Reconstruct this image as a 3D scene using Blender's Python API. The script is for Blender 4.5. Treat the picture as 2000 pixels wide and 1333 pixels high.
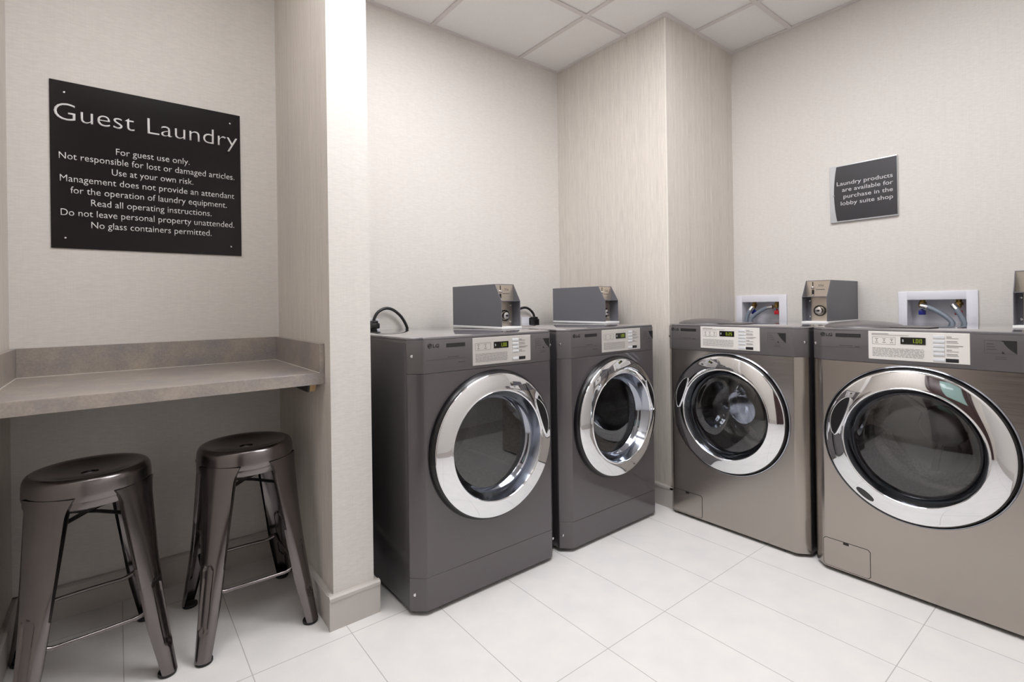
import bpy, bmesh, math, random
from mathutils import Vector, Matrix
random.seed(7)
PI = math.pi
SC = bpy.context.scene
for o in list(bpy.data.objects):
    bpy.data.objects.remove(o)

# ------------------------------------------------------------------ camera, world, exposure, big lights
cam_d = bpy.data.cameras.new('camera')
cam = bpy.data.objects.new('camera', cam_d)
SC.collection.objects.link(cam)
SC.camera = cam
cam_d.sensor_width = 36.0
cam_d.lens = 976.9 / 2000 * 36.0
cam_d.shift_y = -(666.5 - 594.47) / 2000.0
cam_d.clip_start = 0.02
yaw, pit, rol = map(math.radians, (38.298, 0.105, -0.835))
fw = Vector((math.sin(yaw) * math.cos(pit), math.cos(yaw) * math.cos(pit), math.sin(pit)))
rt = Vector((math.cos(yaw), -math.sin(yaw), 0))
up = rt.cross(fw)
r2 = rt * math.cos(rol) + up * math.sin(rol)
u2 = -rt * math.sin(rol) + up * math.cos(rol)
m3 = Matrix((r2, u2, -fw)).transposed()
cam.matrix_world = Matrix.Translation((-0.8029, -1.5785, 1.0934)) @ m3.to_4x4()

wd = bpy.data.worlds.new('world')
SC.world = wd
wd.use_nodes = True
wd.node_tree.nodes['Background'].inputs[0].default_value = (0.8, 0.85, 0.9, 1)
wd.node_tree.nodes['Background'].inputs[1].default_value = 0.3
SC.view_settings.view_transform = 'Standard'
SC.view_settings.look = 'None'
SC.view_settings.gamma = 1.0
SC.view_settings.use_curve_mapping = False
SC.view_settings.exposure = 0.07
LIGHT_STRENGTH = 11.0                       # the recessed ceiling panels (built with the ceiling below)
LIGHT_COLOR = (0.983, 0.976, 1.0)
# (x0, x1, y0, y1) of the ceiling panels, on the tile grid
PANELS = [(-0.045, 0.565, -0.966, 0.254), (0.565, 1.175, -1.576, -0.356), (-0.98, -0.37, -0.62, -0.01)]

# ------------------------------------------------------------------ measured room
YB = 0.833; XR = 2.1975; XC = 1.5095; YC = -0.003; ZC = 2.628
XL = -1.094; YF = -1.90
PX0, PX1, PY = -0.234, -0.090, 0.148       # partition end

# ------------------------------------------------------------------ materials
def lin(c):
    return tuple(((v / 255) / 12.92 if v / 255 <= 0.04045 else ((v / 255 + 0.055) / 1.055) ** 2.4) for v in c) + (1.0,)

def mat(name, col, rough=0.5, metal=0.0, coat=0.0, emit=None, estr=0.0, spec=0.5, noise=0.0, nscale=(20, 20, 20), rnoise=0.0, bump=0.0, aniso=0.0):
    m = bpy.data.materials.new(name)
    m.use_nodes = True
    nt = m.node_tree
    b = nt.nodes['Principled BSDF']
    b.inputs['Base Color'].default_value = lin(col)
    b.inputs['Roughness'].default_value = rough
    b.inputs['Metallic'].default_value = metal
    b.inputs['Coat Weight'].default_value = coat
    b.inputs['Coat Roughness'].default_value = 0.06
    b.inputs['Specular IOR Level'].default_value = spec
    b.inputs['Anisotropic'].default_value = aniso
    if emit:
        b.inputs['Emission Color'].default_value = lin(emit)
        b.inputs['Emission Strength'].default_value = estr
    tc = nt.nodes.new('ShaderNodeTexCoord')
    mp = nt.nodes.new('ShaderNodeMapping')
    mp.inputs['Scale'].default_value = nscale
    nt.links.new(tc.outputs['Object'], mp.inputs['Vector'])
    nz = nt.nodes.new('ShaderNodeTexNoise')
    nz.inputs['Scale'].default_value = 1.0
    nz.inputs['Detail'].default_value = 4.0
    nt.links.new(mp.outputs['Vector'], nz.inputs['Vector'])
    if noise:
        mr = nt.nodes.new('ShaderNodeMapRange')
        mr.inputs['From Min'].default_value = 0.25; mr.inputs['From Max'].default_value = 0.75
        mr.inputs['To Min'].default_value = 1 - noise; mr.inputs['To Max'].default_value = 1 + noise
        nt.links.new(nz.outputs['Fac'], mr.inputs['Value'])
        vm = nt.nodes.new('ShaderNodeVectorMath'); vm.operation = 'SCALE'
        vm.inputs[0].default_value = lin(col)[:3]
        nt.links.new(mr.outputs['Result'], vm.inputs['Scale'])
        nt.links.new(vm.outputs['Vector'], b.inputs['Base Color'])
    if rnoise:
        mr = nt.nodes.new('ShaderNodeMapRange')
        mr.inputs['From Min'].default_value = 0.3; mr.inputs['From Max'].default_value = 0.7
        mr.inputs['To Min'].default_value = max(0.02, rough - rnoise); mr.inputs['To Max'].default_value = rough + rnoise
        nt.links.new(nz.outputs['Fac'], mr.inputs['Value'])
        nt.links.new(mr.outputs['Result'], b.inputs['Roughness'])
    if bump:
        bp = nt.nodes.new('ShaderNodeBump')
        bp.inputs['Strength'].default_value = bump
        bp.inputs['Distance'].default_value = 0.002
        nt.links.new(nz.outputs['Fac'], bp.inputs['Height'])
        nt.links.new(bp.outputs['Normal'], b.inputs['Normal'])
    return m

def wall_material(name, col, streak, weave):
    m = bpy.data.materials.new(name); m.use_nodes = True
    nt = m.node_tree; b = nt.nodes['Principled BSDF']
    b.inputs['Roughness'].default_value = 0.55
    b.inputs['Specular IOR Level'].default_value = 0.35
    tc = nt.nodes.new('ShaderNodeTexCoord')
    facs = []
    # vertical strands, horizontal weave threads, faint wide vertical banding
    for sc, lo, hi, det in (((330, 330, 9), 1 - streak, 1 + streak, 2), ((45, 45, 300), 1 - weave, 1 + weave, 2), ((45, 45, 0.5), 1 - streak * 0.45, 1 + streak * 0.45, 3)):
        mp = nt.nodes.new('ShaderNodeMapping'); mp.inputs['Scale'].default_value = sc
        nt.links.new(tc.outputs['Object'], mp.inputs['Vector'])
        nz = nt.nodes.new('ShaderNodeTexNoise'); nz.inputs['Scale'].default_value = 1.0; nz.inputs['Detail'].default_value = det
        nt.links.new(mp.outputs['Vector'], nz.inputs['Vector'])
        mr = nt.nodes.new('ShaderNodeMapRange')
        mr.inputs['From Min'].default_value = 0.3; mr.inputs['From Max'].default_value = 0.7
        mr.inputs['To Min'].default_value = lo; mr.inputs['To Max'].default_value = hi
        nt.links.new(nz.outputs['Fac'], mr.inputs['Value'])
        facs.append(mr.outputs['Result'])
    p = facs[0]
    for f in facs[1:]:
        mu = nt.nodes.new('ShaderNodeMath'); mu.operation = 'MULTIPLY'
        nt.links.new(p, mu.inputs[0]); nt.links.new(f, mu.inputs[1]); p = mu.outputs[0]
    vm = nt.nodes.new('ShaderNodeVectorMath'); vm.operation = 'SCALE'
    vm.inputs[0].default_value = lin(col)[:3]
    nt.links.new(p, vm.inputs['Scale'])
    nt.links.new(vm.outputs['Vector'], b.inputs['Base Color'])
    bp = nt.nodes.new('ShaderNodeBump'); bp.inputs['Strength'].default_value = 0.25; bp.inputs['Distance'].default_value = 0.001
    nt.links.new(p, bp.inputs['Height']); nt.links.new(bp.outputs['Normal'], b.inputs['Normal'])
    return m

def floor_material():
    m = bpy.data.materials.new('white_porcelain_tile'); m.use_nodes = True
    nt = m.node_tree; b = nt.nodes['Principled BSDF']
    N = nt.nodes.new; L = nt.links.new
    tc = N('ShaderNodeTexCoord'); sp = N('ShaderNodeSeparateXYZ'); L(tc.outputs['Object'], sp.inputs[0])
    def line(sock, off, size, half):
        a = N('ShaderNodeMath'); a.operation = 'SUBTRACT'; L(sock, a.inputs[0]); a.inputs[1].default_value = off - 50 * size
        d = N('ShaderNodeMath'); d.operation = 'DIVIDE'; L(a.outputs[0], d.inputs[0]); d.inputs[1].default_value = size
        f = N('ShaderNodeMath'); f.operation = 'FRACT'; L(d.outputs[0], f.inputs[0])
        s = N('ShaderNodeMath'); s.operation = 'SUBTRACT'; L(f.outputs[0], s.inputs[0]); s.inputs[1].default_value = 0.5
        ab = N('ShaderNodeMath'); ab.operation = 'ABSOLUTE'; L(s.outputs[0], ab.inputs[0])
        g = N('ShaderNodeMath'); g.operation = 'GREATER_THAN'; L(ab.outputs[0], g.inputs[0]); g.inputs[1].default_value = 0.5 - half / size
        return g.outputs[0]
    gx = line(sp.outputs['X'], -0.7983, 0.3013, 0.0013)
    gy = line(sp.outputs['Y'], -0.512, 0.595, 0.0013)
    mx = N('ShaderNodeMath'); mx.operation = 'MAXIMUM'; L(gx, mx.inputs[0]); L(gy, mx.inputs[1])
    nz = N('ShaderNodeTexNoise'); nz.inputs['Scale'].default_value = 9; nz.inputs['Detail'].default_value = 5
    L(tc.outputs['Object'], nz.inputs['Vector'])
    rp = N('ShaderNodeValToRGB')
    rp.color_ramp.elements[0].position = 0.35; rp.color_ramp.elements[0].color = lin((231, 230, 229))
    rp.color_ramp.elements[1].position = 0.65; rp.color_ramp.elements[1].color = lin((237, 235, 232))
    L(nz.outputs['Fac'], rp.inputs['Fac'])
    mi = N('ShaderNodeMix'); mi.data_type = 'RGBA'
    L(mx.outputs[0], mi.inputs['Factor']); L(rp.outputs['Color'], mi.inputs[6]); mi.inputs[7].default_value = lin((186, 184, 182))
    L(mi.outputs[2], b.inputs['Base Color'])
    mr = N('ShaderNodeMapRange'); L(mx.outputs[0], mr.inputs['Value']); mr.inputs['To Min'].default_value = 0.32; mr.inputs['To Max'].default_value = 0.8
    L(mr.outputs['Result'], b.inputs['Roughness'])
    b.inputs['Specular IOR Level'].default_value = 0.4
    return m

def laminate_material():
    m = bpy.data.materials.new('mottled_laminate'); m.use_nodes = True
    nt = m.node_tree; b = nt.nodes['Principled BSDF']; N = nt.nodes.new; L = nt.links.new
    tc = N('ShaderNodeTexCoord')
    n1 = N('ShaderNodeTexNoise'); n1.inputs['Scale'].default_value = 9; n1.inputs['Detail'].default_value = 6; n1.inputs['Roughness'].default_value = 0.65
    L(tc.outputs['Object'], n1.inputs['Vector'])
    r = N('ShaderNodeValToRGB'); e = r.color_ramp.elements
    e[0].position = 0.30; e[0].color = lin((138, 134, 136))
    e[1].position = 0.72; e[1].color = lin((172, 162, 149))
    k = e.new(0.5); k.color = lin((155, 146, 140))
    L(n1.outputs['Fac'], r.inputs['Fac'])
    n2 = N('ShaderNodeTexNoise'); n2.inputs['Scale'].default_value = 160; n2.inputs['Detail'].default_value = 3
    L(tc.outputs['Object'], n2.inputs['Vector'])
    mr = N('ShaderNodeMapRange'); mr.inputs['From Min'].default_value = 0.3; mr.inputs['From Max'].default_value = 0.7; mr.inputs['To Min'].default_value = 0.90; mr.inputs['To Max'].default_value = 1.10
    L(n2.outputs['Fac'], mr.inputs['Value'])
    v = N('ShaderNodeVectorMath'); v.operation = 'SCALE'; L(r.outputs['Color'], v.inputs[0]); L(mr.outputs['Result'], v.inputs['Scale'])
    L(v.outputs['Vector'], b.inputs['Base Color'])
    b.inputs['Roughness'].default_value = 0.33
    return m

def glass_material(name, tint, f0=0.06, gloss=0.03):
    m = bpy.data.materials.new(name); m.use_nodes = True
    nt = m.node_tree; N = nt.nodes.new; L = nt.links.new
    nt.nodes.remove(nt.nodes['Principled BSDF'])
    out = nt.nodes['Material Output']
    t = N('ShaderNodeBsdfTransparent'); t.inputs[0].default_value = (tint, tint, tint * 1.01, 1)
    g = N('ShaderNodeBsdfGlossy'); g.inputs['Roughness'].default_value = gloss; g.inputs[0].default_value = (0.95, 0.96, 0.98, 1)
    lw = N('ShaderNodeFresnel'); lw.inputs['IOR'].default_value = 1.55
    ad = N('ShaderNodeMath'); ad.operation = 'ADD'; ad.use_clamp = True; L(lw.outputs[0], ad.inputs[0]); ad.inputs[1].default_value = f0
    mx = N('ShaderNodeMixShader'); L(ad.outputs[0], mx.inputs[0]); L(t.outputs[0], mx.inputs[1]); L(g.outputs[0], mx.inputs[2])
    L(mx.outputs[0], out.inputs[0])
    return m

M = {}
M['wall'] = wall_material('woven_vinyl_wallcovering', (218, 214, 209), 0.018, 0.045)
M['wall_streak'] = wall_material('strand_vinyl_wallcovering', (213, 206, 198), 0.10, 0.025)
M['floor'] = floor_material()
M['laminate'] = laminate_material()
M['tile'] = mat('acoustic_tile', (238, 236, 234), 0.9, noise=0.06, nscale=(260, 260, 260), spec=0.2)
M['tbar'] = mat('ceiling_grid_paint', (218, 212, 210), 0.5)
M['base'] = mat('taupe_baseboard', (194, 188, 183), 0.4)
M['guard'] = mat('corner_guard', (226, 222, 214), 0.3)
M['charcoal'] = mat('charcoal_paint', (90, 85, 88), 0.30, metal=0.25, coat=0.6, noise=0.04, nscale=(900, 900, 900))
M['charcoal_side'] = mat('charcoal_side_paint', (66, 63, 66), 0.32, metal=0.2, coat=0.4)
M['charcoal_plastic'] = mat('charcoal_plastic', (92, 88, 89), 0.36, coat=0.15, noise=0.02, nscale=(700, 700, 700))
M['top'] = mat('glossy_top_paint', (120, 117, 120), 0.10, metal=0.3, coat=1.0)
M['steel'] = mat('brushed_stainless', (172, 165, 159), 0.23, metal=0.94, noise=0.03, nscale=(6, 6, 900), rnoise=0.04)
M['chrome'] = mat('chrome', (232, 233, 236), 0.035, metal=1.0)
M['chrome_dark'] = mat('smoked_chrome', (168, 173, 184), 0.10, metal=1.0)
M['gasket'] = mat('black_gasket', (18, 17, 20), 0.25)
M['black'] = mat('black_plastic', (22, 21, 22), 0.35)
M['rubber'] = mat('black_rubber', (24, 23, 24), 0.55)
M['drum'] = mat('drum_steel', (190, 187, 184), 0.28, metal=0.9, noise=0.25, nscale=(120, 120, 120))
M['drum_dark'] = mat('drum_grey_steel', (140, 137, 135), 0.4, metal=0.7)  # greyer, duller steel of the drum's back, hub and lifters
M['glass'] = glass_material('smoked_door_glass', 0.45, 0.07)
M['glass_clear'] = glass_material('washer_door_glass', 0.88, 0.04)
M['bowl_glass'] = glass_material('inner_bowl_glass', 0.92, 0.015)
M['sticker'] = mat('control_label', (222, 219, 215), 0.4)
M['sticker_silver'] = mat('control_label_silver', (192, 188, 184), 0.35)
M['ink'] = mat('grey_print', (128, 124, 124), 0.6)
M['ink_dark'] = mat('dark_print', (28, 26, 28), 0.5)
M['ink_panel'] = mat('panel_print', (62, 59, 61), 0.5)
M['lcd'] = mat('display_window', (20, 20, 18), 0.15)
M['digit'] = mat('lit_green_digits', (120, 135, 30), 0.5, emit=(150, 165, 30), estr=0.3)
M['button'] = mat('pale_button', (212, 214, 218), 0.35)
M['coin_grey'] = mat('coin_box_grey', (106, 106, 113), 0.42, noise=0.03, nscale=(500, 500, 500))
M['bronze'] = mat('coin_plate_steel', (212, 201, 188), 0.3, metal=0.85, noise=0.05, nscale=(6, 6, 600))
M['white_plate'] = mat('white_plate', (232, 232, 232), 0.4)
M['white_plastic'] = mat('white_plastic', (226, 226, 234), 0.4)
M['box_inside'] = mat('grey_white_plastic', (232, 232, 238), 0.45)
M['brass'] = mat('brass', (150, 122, 72), 0.3, metal=1.0)
M['blue'] = mat('blue_handle', (22, 34, 140), 0.4)
M['red'] = mat('red_handle', (190, 24, 40), 0.4)
M['hose'] = mat('grey_braided_hose', (124, 134, 146), 0.42, noise=0.12, nscale=(900, 900, 900))
M['cord'] = mat('black_cord', (26, 25, 27), 0.4)
M['gun'] = mat('gunmetal', (124, 119, 119), 0.22, metal=1.0, noise=0.10, nscale=(9, 9, 6), rnoise=0.05)
M['sign_black'] = mat('black_acrylic', (22, 16, 18), 0.22, spec=0.3)
M['sign_slate'] = mat('slate_panel', (44, 42, 48), 0.3)
M['sign_silver'] = mat('silver_holder', (206, 208, 212), 0.35, metal=0.3)
M['letters'] = mat('white_letters', (226, 226, 226), 0.5)
M['letters_grey'] = mat('pale_letters', (205, 204, 206), 0.5)
M['screw'] = mat('bright_screw', (220, 220, 222), 0.15, metal=1.0)
M['wood'] = mat('raw_wood', (176, 146, 104), 0.6, noise=0.1, nscale=(60, 8, 60))
M['door_wood'] = mat('dark_door_wood', (62, 40, 38), 0.35, noise=0.12, nscale=(40, 40, 4))
M['door_glass'] = mat('pale_door_glass', (150, 178, 172), 0.12)
M['lamp'] = mat('lit_diffuser', (245, 245, 242), 0.6, emit=(255, 252, 248), estr=LIGHT_STRENGTH)
M['lamp'].node_tree.nodes['Principled BSDF'].inputs['Emission Color'].default_value = LIGHT_COLOR + (1,)
M['frame_white'] = mat('white_frame', (225, 224, 222), 0.5)

# ------------------------------------------------------------------ mesh helpers
class MB:
    """collects shapes; build() links them as ONE mesh object"""
    def __init__(self): self.bm = bmesh.new()
    def merge(self, b2, mtx=None):
        if mtx is not None: bmesh.ops.transform(b2, matrix=mtx, verts=b2.verts)
        me = bpy.data.meshes.new('tmp'); b2.to_mesh(me); b2.free()
        self.bm.from_mesh(me); bpy.data.meshes.remove(me)
        return self
    def box(self, x0, x1, y0, y1, z0, z1, bev=0.0, seg=2, mtx=None):
        b = bmesh.new()
        bmesh.ops.create_cube(b, size=1.0)
        for v in b.verts:
            v.co = Vector(((x0 + x1) / 2 + v.co.x * (x1 - x0), (y0 + y1) / 2 + v.co.y * (y1 - y0), (z0 + z1) / 2 + v.co.z * (z1 - z0)))
        if bev: bmesh.ops.bevel(b, geom=b.edges[:], offset=bev, segments=seg, affect='EDGES', profile=0.5)
        return self.merge(b, mtx)
    def prism(self, pts, a0, a1, axis='z', bev=0.0, seg=2, mtx=None):
        """polygon pts extruded along axis; axis z: pts=(x,y); y: pts=(x,z); x: pts=(y,z)"""
        f = {'z': lambda p, a: (p[0], p[1], a), 'y': lambda p, a: (p[0], a, p[1]), 'x': lambda p, a: (a, p[0], p[1])}[axis]
        b = bmesh.new()
        lo = [b.verts.new(f(p, a0)) for p in pts]; hi = [b.verts.new(f(p, a1)) for p in pts]
        n = len(pts)
        b.faces.new(lo); b.faces.new(hi)
        for i in range(n): b.faces.new((lo[i], lo[(i + 1) % n], hi[(i + 1) % n], hi[i]))
        bmesh.ops.recalc_face_normals(b, faces=b.faces)
        if bev: bmesh.ops.bevel(b, geom=b.edges[:], offset=bev, segments=seg, affect='EDGES', profile=0.5)
        return self.merge(b, mtx)
    def grid(self, rows, close_u=False, close_v=False, cap=False):
        b = bmesh.new()
        vs = [[b.verts.new(p) for p in r] for r in rows]
        nr, nc = len(vs), len(vs[0])
        for i in range(nr if close_v else nr - 1):
            for j in range(nc if close_u else nc - 1):
                q = (vs[i][j], vs[i][(j + 1) % nc], vs[(i + 1) % nr][(j + 1) % nc], vs[(i + 1) % nr][j])
                try: b.faces.new(q)
                except ValueError: pass
        if cap:
            b.faces.new(vs[0][::-1]); b.faces.new(vs[-1])
        bmesh.ops.remove_doubles(b, verts=b.verts, dist=1e-6)
        bmesh.ops.recalc_face_normals(b, faces=b.faces)
        return self.merge(b)
    def lathe_y(self, cx, cz, prof, n=96, cap_last=False):
        """profile of (r, y) turned about the axis parallel to y through (cx, cz)"""
        rows = [[(cx + r * math.cos(2 * PI * k / n), y, cz + r * math.sin(2 * PI * k / n)) for k in range(n)] for r, y in prof]
        b = bmesh.new()
        vs = [[b.verts.new(p) for p in r] for r in rows]
        for i in range(len(vs) - 1):
            for k in range(n):
                b.faces.new((vs[i][k], vs[i][(k + 1) % n], vs[i + 1][(k + 1) % n], vs[i + 1][k]))
        if cap_last: b.faces.new(vs[-1])
        return self.merge(b)
    def cyl(self, p, r, h, axis='z', n=24, bev=0.0, r2=None):
        b = bmesh.new()
        bmesh.ops.create_cone(b, cap_ends=True, segments=n, radius1=r, radius2=r if r2 is None else r2, depth=h)
        if bev:
            bmesh.ops.bevel(b, geom=[e for e in b.edges if abs(e.verts[0].co.z - e.verts[1].co.z) < 1e-6], offset=bev, segments=2, affect='EDGES', profile=0.5)
        R = {'z': Matrix(), 'y': Matrix.Rotation(PI / 2, 4, 'X'), 'x': Matrix.Rotation(PI / 2, 4, 'Y')}[axis]
        return self.merge(b, Matrix.Translation(p) @ R)
    def tube(self, pts, r, n=12, sm=8, flat=None):
        """round tube through a smooth curve; r may be a list"""
        P = [Vector(p) for p in pts]
        rs = r if isinstance(r, (list, tuple)) else [r] * len(P)
        C, Rr = [], []
        for i in range(len(P) - 1):
            p0 = P[max(i - 1, 0)]; p1 = P[i]; p2 = P[i + 1]; p3 = P[min(i + 2, len(P) - 1)]
            for s in range(sm):
                t = s / sm
                C.append(0.5 * ((2 * p1) + (p2 - p0) * t + (2 * p0 - 5 * p1 + 4 * p2 - p3) * t * t + (3 * p1 - p0 - 3 * p2 + p3) * t ** 3))
                Rr.append(rs[i] * (1 - t) + rs[i + 1] * t)
        C.append(P[-1]); Rr.append(rs[-1])
        T = [(C[min(i + 1, len(C) - 1)] - C[max(i - 1, 0)]).normalized() for i in range(len(C))]
        a = Vector((0, 0, 1)) if abs(T[0].z) < 0.9 else Vector((1, 0, 0))
        u = T[0].cross(a).normalized()
        rows = []
        for c, t, rr in zip(C, T, Rr):
            u = (u - t * u.dot(t)).normalized(); w = t.cross(u)
            rows.append([c + (u * math.cos(2 * PI * k / n) + w * math.sin(2 * PI * k / n)) * rr for k in range(n)])
        return self.grid(rows, close_u=True, cap=True)
    def build(self, name, m, parent=None, smooth=True, angle=35, recalc=True):
        if recalc: pass
        me = bpy.data.meshes.new(name)
        self.bm.to_mesh(me); self.bm.free()
        me.materials.append(m)
        o = bpy.data.objects.new(name, me)
        SC.collection.objects.link(o)
        if parent is not None: o.parent = parent
        if smooth:
            me.shade_smooth(); me.set_sharp_from_angle(angle=math.radians(angle))
        return o

def tag(o, label=None, cat=None, group=None, kind=None):
    if label: o['label'] = label
    if cat: o['category'] = cat
    if group: o['group'] = group
    if kind: o['kind'] = kind
    return o

def thing(name, label, cat, loc=(0, 0, 0), rz=0.0, group=None):
    o = bpy.data.objects.new(name, None)
    SC.collection.objects.link(o)
    o.empty_display_size = 0.05
    o.location = loc; o.rotation_euler = (0, 0, rz)
    return tag(o, label, cat, group)

def copy_tree(o, parent=None):
    c = o.copy(); SC.collection.objects.link(c)
    if parent is not None:
        c.parent = parent
    for ch in o.children: copy_tree(ch, c)
    return c

def two_face(o):
    o.data.materials.append(M['wall_streak'])
    for p in o.data.polygons:
        if abs(p.normal.x) > 0.7: p.material_index = 1
    return o

def struct(name, mb, m, parent=None, **k):
    o = mb.build(name, m, parent, **k)
    o['kind'] = 'structure'
    return o

def text_mb(mb, s, x0, x1, zb, size=None, y=0.0, th=0.0006, cap=None, bold=0.0, align='fit', spacing=1.0):
    """lettering in the xz plane facing -y, baseline at zb, stretched to run from x0 to x1; cap = height of a capital"""
    cu = bpy.data.curves.new('t', 'FONT'); cu.body = s; cu.size = 1.0; cu.offset = bold; cu.space_character = spacing
    cu.resolution_u = 4
    ob = bpy.data.objects.new('t', cu); SC.collection.objects.link(ob)
    dg = bpy.context.evaluated_depsgraph_get()
    me = bpy.data.meshes.new_from_object(ob.evaluated_get(dg))
    bpy.data.objects.remove(ob); bpy.data.curves.remove(cu)
    b = bmesh.new(); b.from_mesh(me); bpy.data.meshes.remove(me)
    bmesh.ops.remove_doubles(b, verts=b.verts, dist=1e-5)
    xs = [v.co.x for v in b.verts]
    lo, hi = min(xs), max(xs)
    sx = (x1 - x0) / (hi - lo)
    sz = sx if cap is None else cap / 0.729
    for v in b.verts:
        v.co = Vector((x0 + (v.co.x - lo) * sx, y, zb + v.co.y * sz))
    bmesh.ops.recalc_face_normals(b, faces=b.faces)
    for f in b.faces:
        if f.normal.y > 0: f.normal_flip()
    r = bmesh.ops.extrude_face_region(b, geom=b.faces[:])
    for e in r['geom']:
        if isinstance(e, bmesh.types.BMVert): e.co.y -= th
    mb.merge(b)
    return mb

# ------------------------------------------------------------------ room shell
def quad_wall(axis, val, u0, u1, z0, z1, holes=()):
    """thin wall sheet at axis=val made of rectangles that leave the holes open"""
    us = sorted({u0, u1, *[h[0] for h in holes], *[h[1] for h in holes]})
    zs = sorted({z0, z1, *[h[2] for h in holes], *[h[3] for h in holes]})
    mb = MB(); b = bmesh.new()
    for i in range(len(us) - 1):
        for j in range(len(zs) - 1):
            cu, cz = (us[i] + us[i + 1]) / 2, (zs[j] + zs[j + 1]) / 2
            if any(h[0] < cu < h[1] and h[2] < cz < h[3] for h in holes): continue
            pts = [(us[i], zs[j]), (us[i + 1], zs[j]), (us[i + 1], zs[j + 1]), (us[i], zs[j + 1])]
            b.faces.new([b.verts.new((val, p[0], p[1]) if axis == 'x' else (p[0], val, p[1])) for p in pts])
    bmesh.ops.remove_doubles(b, verts=b.verts, dist=1e-5)
    mb.merge(b)
    return mb

T = 0.1
struct('floor', MB().box(XL - T, XR + T, YF - T, YB + T, -0.1, 0.0), M['floor'], smooth=False)
struct('wall_back', MB().box(XL - T, XR + T, YB, YB + T, 0, ZC + 0.1), M['wall'], smooth=False)
OB1 = (-0.270, -0.054, 0.900, 1.090); OB2 = (-1.080, -0.866, 0.900, 1.091)      # openings of the two washer boxes
struct('wall_right', quad_wall('x', XR, YF, YB, 0, ZC + 0.1, (OB1, OB2)), M['wall'], smooth=False)
struct('wall_column', MB().box(XC, XR, YC, YB, 0, ZC + 0.05), M['wall_streak'], smooth=False)
two_face(struct('wall_partition', MB().box(PX0, PX1, PY, YB, 0, ZC + 0.05), M['wall'], smooth=False))
struct('wall_left', quad_wall('x', XL, YF, YB, 0, ZC + 0.1, ((-1.66, -0.79, 0, 2.06),)), M['wall_streak'], smooth=False)
struct('wall_front', MB().box(XL - T, XR + T, YF - T, YF, 0, ZC + 0.1), M['wall'], smooth=False)
struct('trim_1', MB().box(XC - 0.0015, XC + 0.004, YC - 0.0015, YC + 0.004, 0.13, ZC - 0.006), M['guard'])

# door in the left wall, out of the frame: the dark reflection in the washer doors
dr = thing('door_1', None, None, (XL - 0.04, -1.66, 0)); dr['kind'] = 'structure'
MB().box(0, 0.04, 0.03, 0.84, 0.005, 2.03, 0.003).build('door_leaf', M['door_wood'], dr)
MB().box(0.039, 0.046, 0.14, 0.60, 1.15, 1.90, 0.002).build('door_pane', M['door_glass'], dr)
fr = MB()
fr.box(0.0, 0.055, -0.05, 0.03, 0, 2.11, 0.003); fr.box(0.0, 0.055, 0.84, 0.92, 0, 2.11, 0.003); fr.box(0.0, 0.055, 0.03, 0.84, 2.03, 2.11, 0.003)
fr.build('door_frame', M['door_wood'], dr)

# ceiling: tiles, visible grid bars, edge trim
GX = [-0.655 - 0.61, -0.655, -0.045, 0.565, 1.175, 1.785]
GY = [0.254, -0.356, -0.966, -1.576]
ce = MB(); b = bmesh.new()
xs = sorted({XL - T, XR + T, *GX[1:], *[p[0] for p in PANELS], *[p[1] for p in PANELS]}); ys = sorted({YF - T, YB + T, *GY, *[p[2] for p in PANELS], *[p[3] for p in PANELS]})
for i in range(len(xs) - 1):
    for j in range(len(ys) - 1):
        cx, cy = (xs[i] + xs[i + 1]) / 2, (ys[j] + ys[j + 1]) / 2
        if any(p[0] < cx < p[1] and p[2] < cy < p[3] for p in PANELS): continue
        b.faces.new([b.verts.new((x, y, ZC + 0.006)) for x, y in ((xs[i], ys[j]), (xs[i], ys[j + 1]), (xs[i + 1], ys[j + 1]), (xs[i + 1], ys[j]))])
ce.merge(b)
struct('ceiling', ce, M['tile'], smooth=False)
tb = MB()
for x in GX[1:]:
    tb.box(x - 0.012, x + 0.012, YF, YB if x < XC else YC, ZC - 0.001, ZC + 0.005)
for y in GY:
    tb.box(XL, XC if y > YC else XR, y - 0.012, y + 0.012, ZC - 0.0012, ZC + 0.005)
# wall angle round the edge
tb.box(PX1, XC - 0.02, YB - 0.02, YB, ZC - 0.002, ZC + 0.005); tb.box(XC - 0.02, XC, YC, YB, ZC - 0.0022, ZC + 0.0052)
tb.box(XC - 0.02, XR - 0.02, YC - 0.02, YC, ZC - 0.0024, ZC + 0.0048); tb.box(XR - 0.02, XR, YF, YC, ZC - 0.0026, ZC + 0.0046)
struct('trim_2', tb, M['tbar'], smooth=False)

lt0 = None
for i, (x0, x1, y0, y1) in enumerate(PANELS):
    lt = thing('ceiling_light', ['white recessed ceiling light panel over the floor before the partition', 'white recessed ceiling light panel nearest the washers', 'square white recessed ceiling light panel in front of the alcove'][i], 'light', ((x0 + x1) / 2, (y0 + y1) / 2, ZC), 0, 'recessed ceiling lights')
    hx, hy = (x1 - x0) / 2, (y1 - y0) / 2
    f = MB()
    f.box(-hx, hx, -hy, -hy + 0.03, -0.003, 0.02); f.box(-hx, hx, hy - 0.03, hy, -0.003, 0.02)
    f.box(-hx, -hx + 0.03, -hy + 0.03, hy - 0.03, -0.003, 0.02); f.box(hx - 0.03, hx, -hy + 0.03, hy - 0.03, -0.003, 0.02)
    f.build('frame', M['frame_white'], lt, smooth=False)
    MB().box(-hx + 0.03, hx - 0.03, -hy + 0.03, hy - 0.03, 0.002, 0.012).build('diffuser', M['lamp'], lt, smooth=False)

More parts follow.
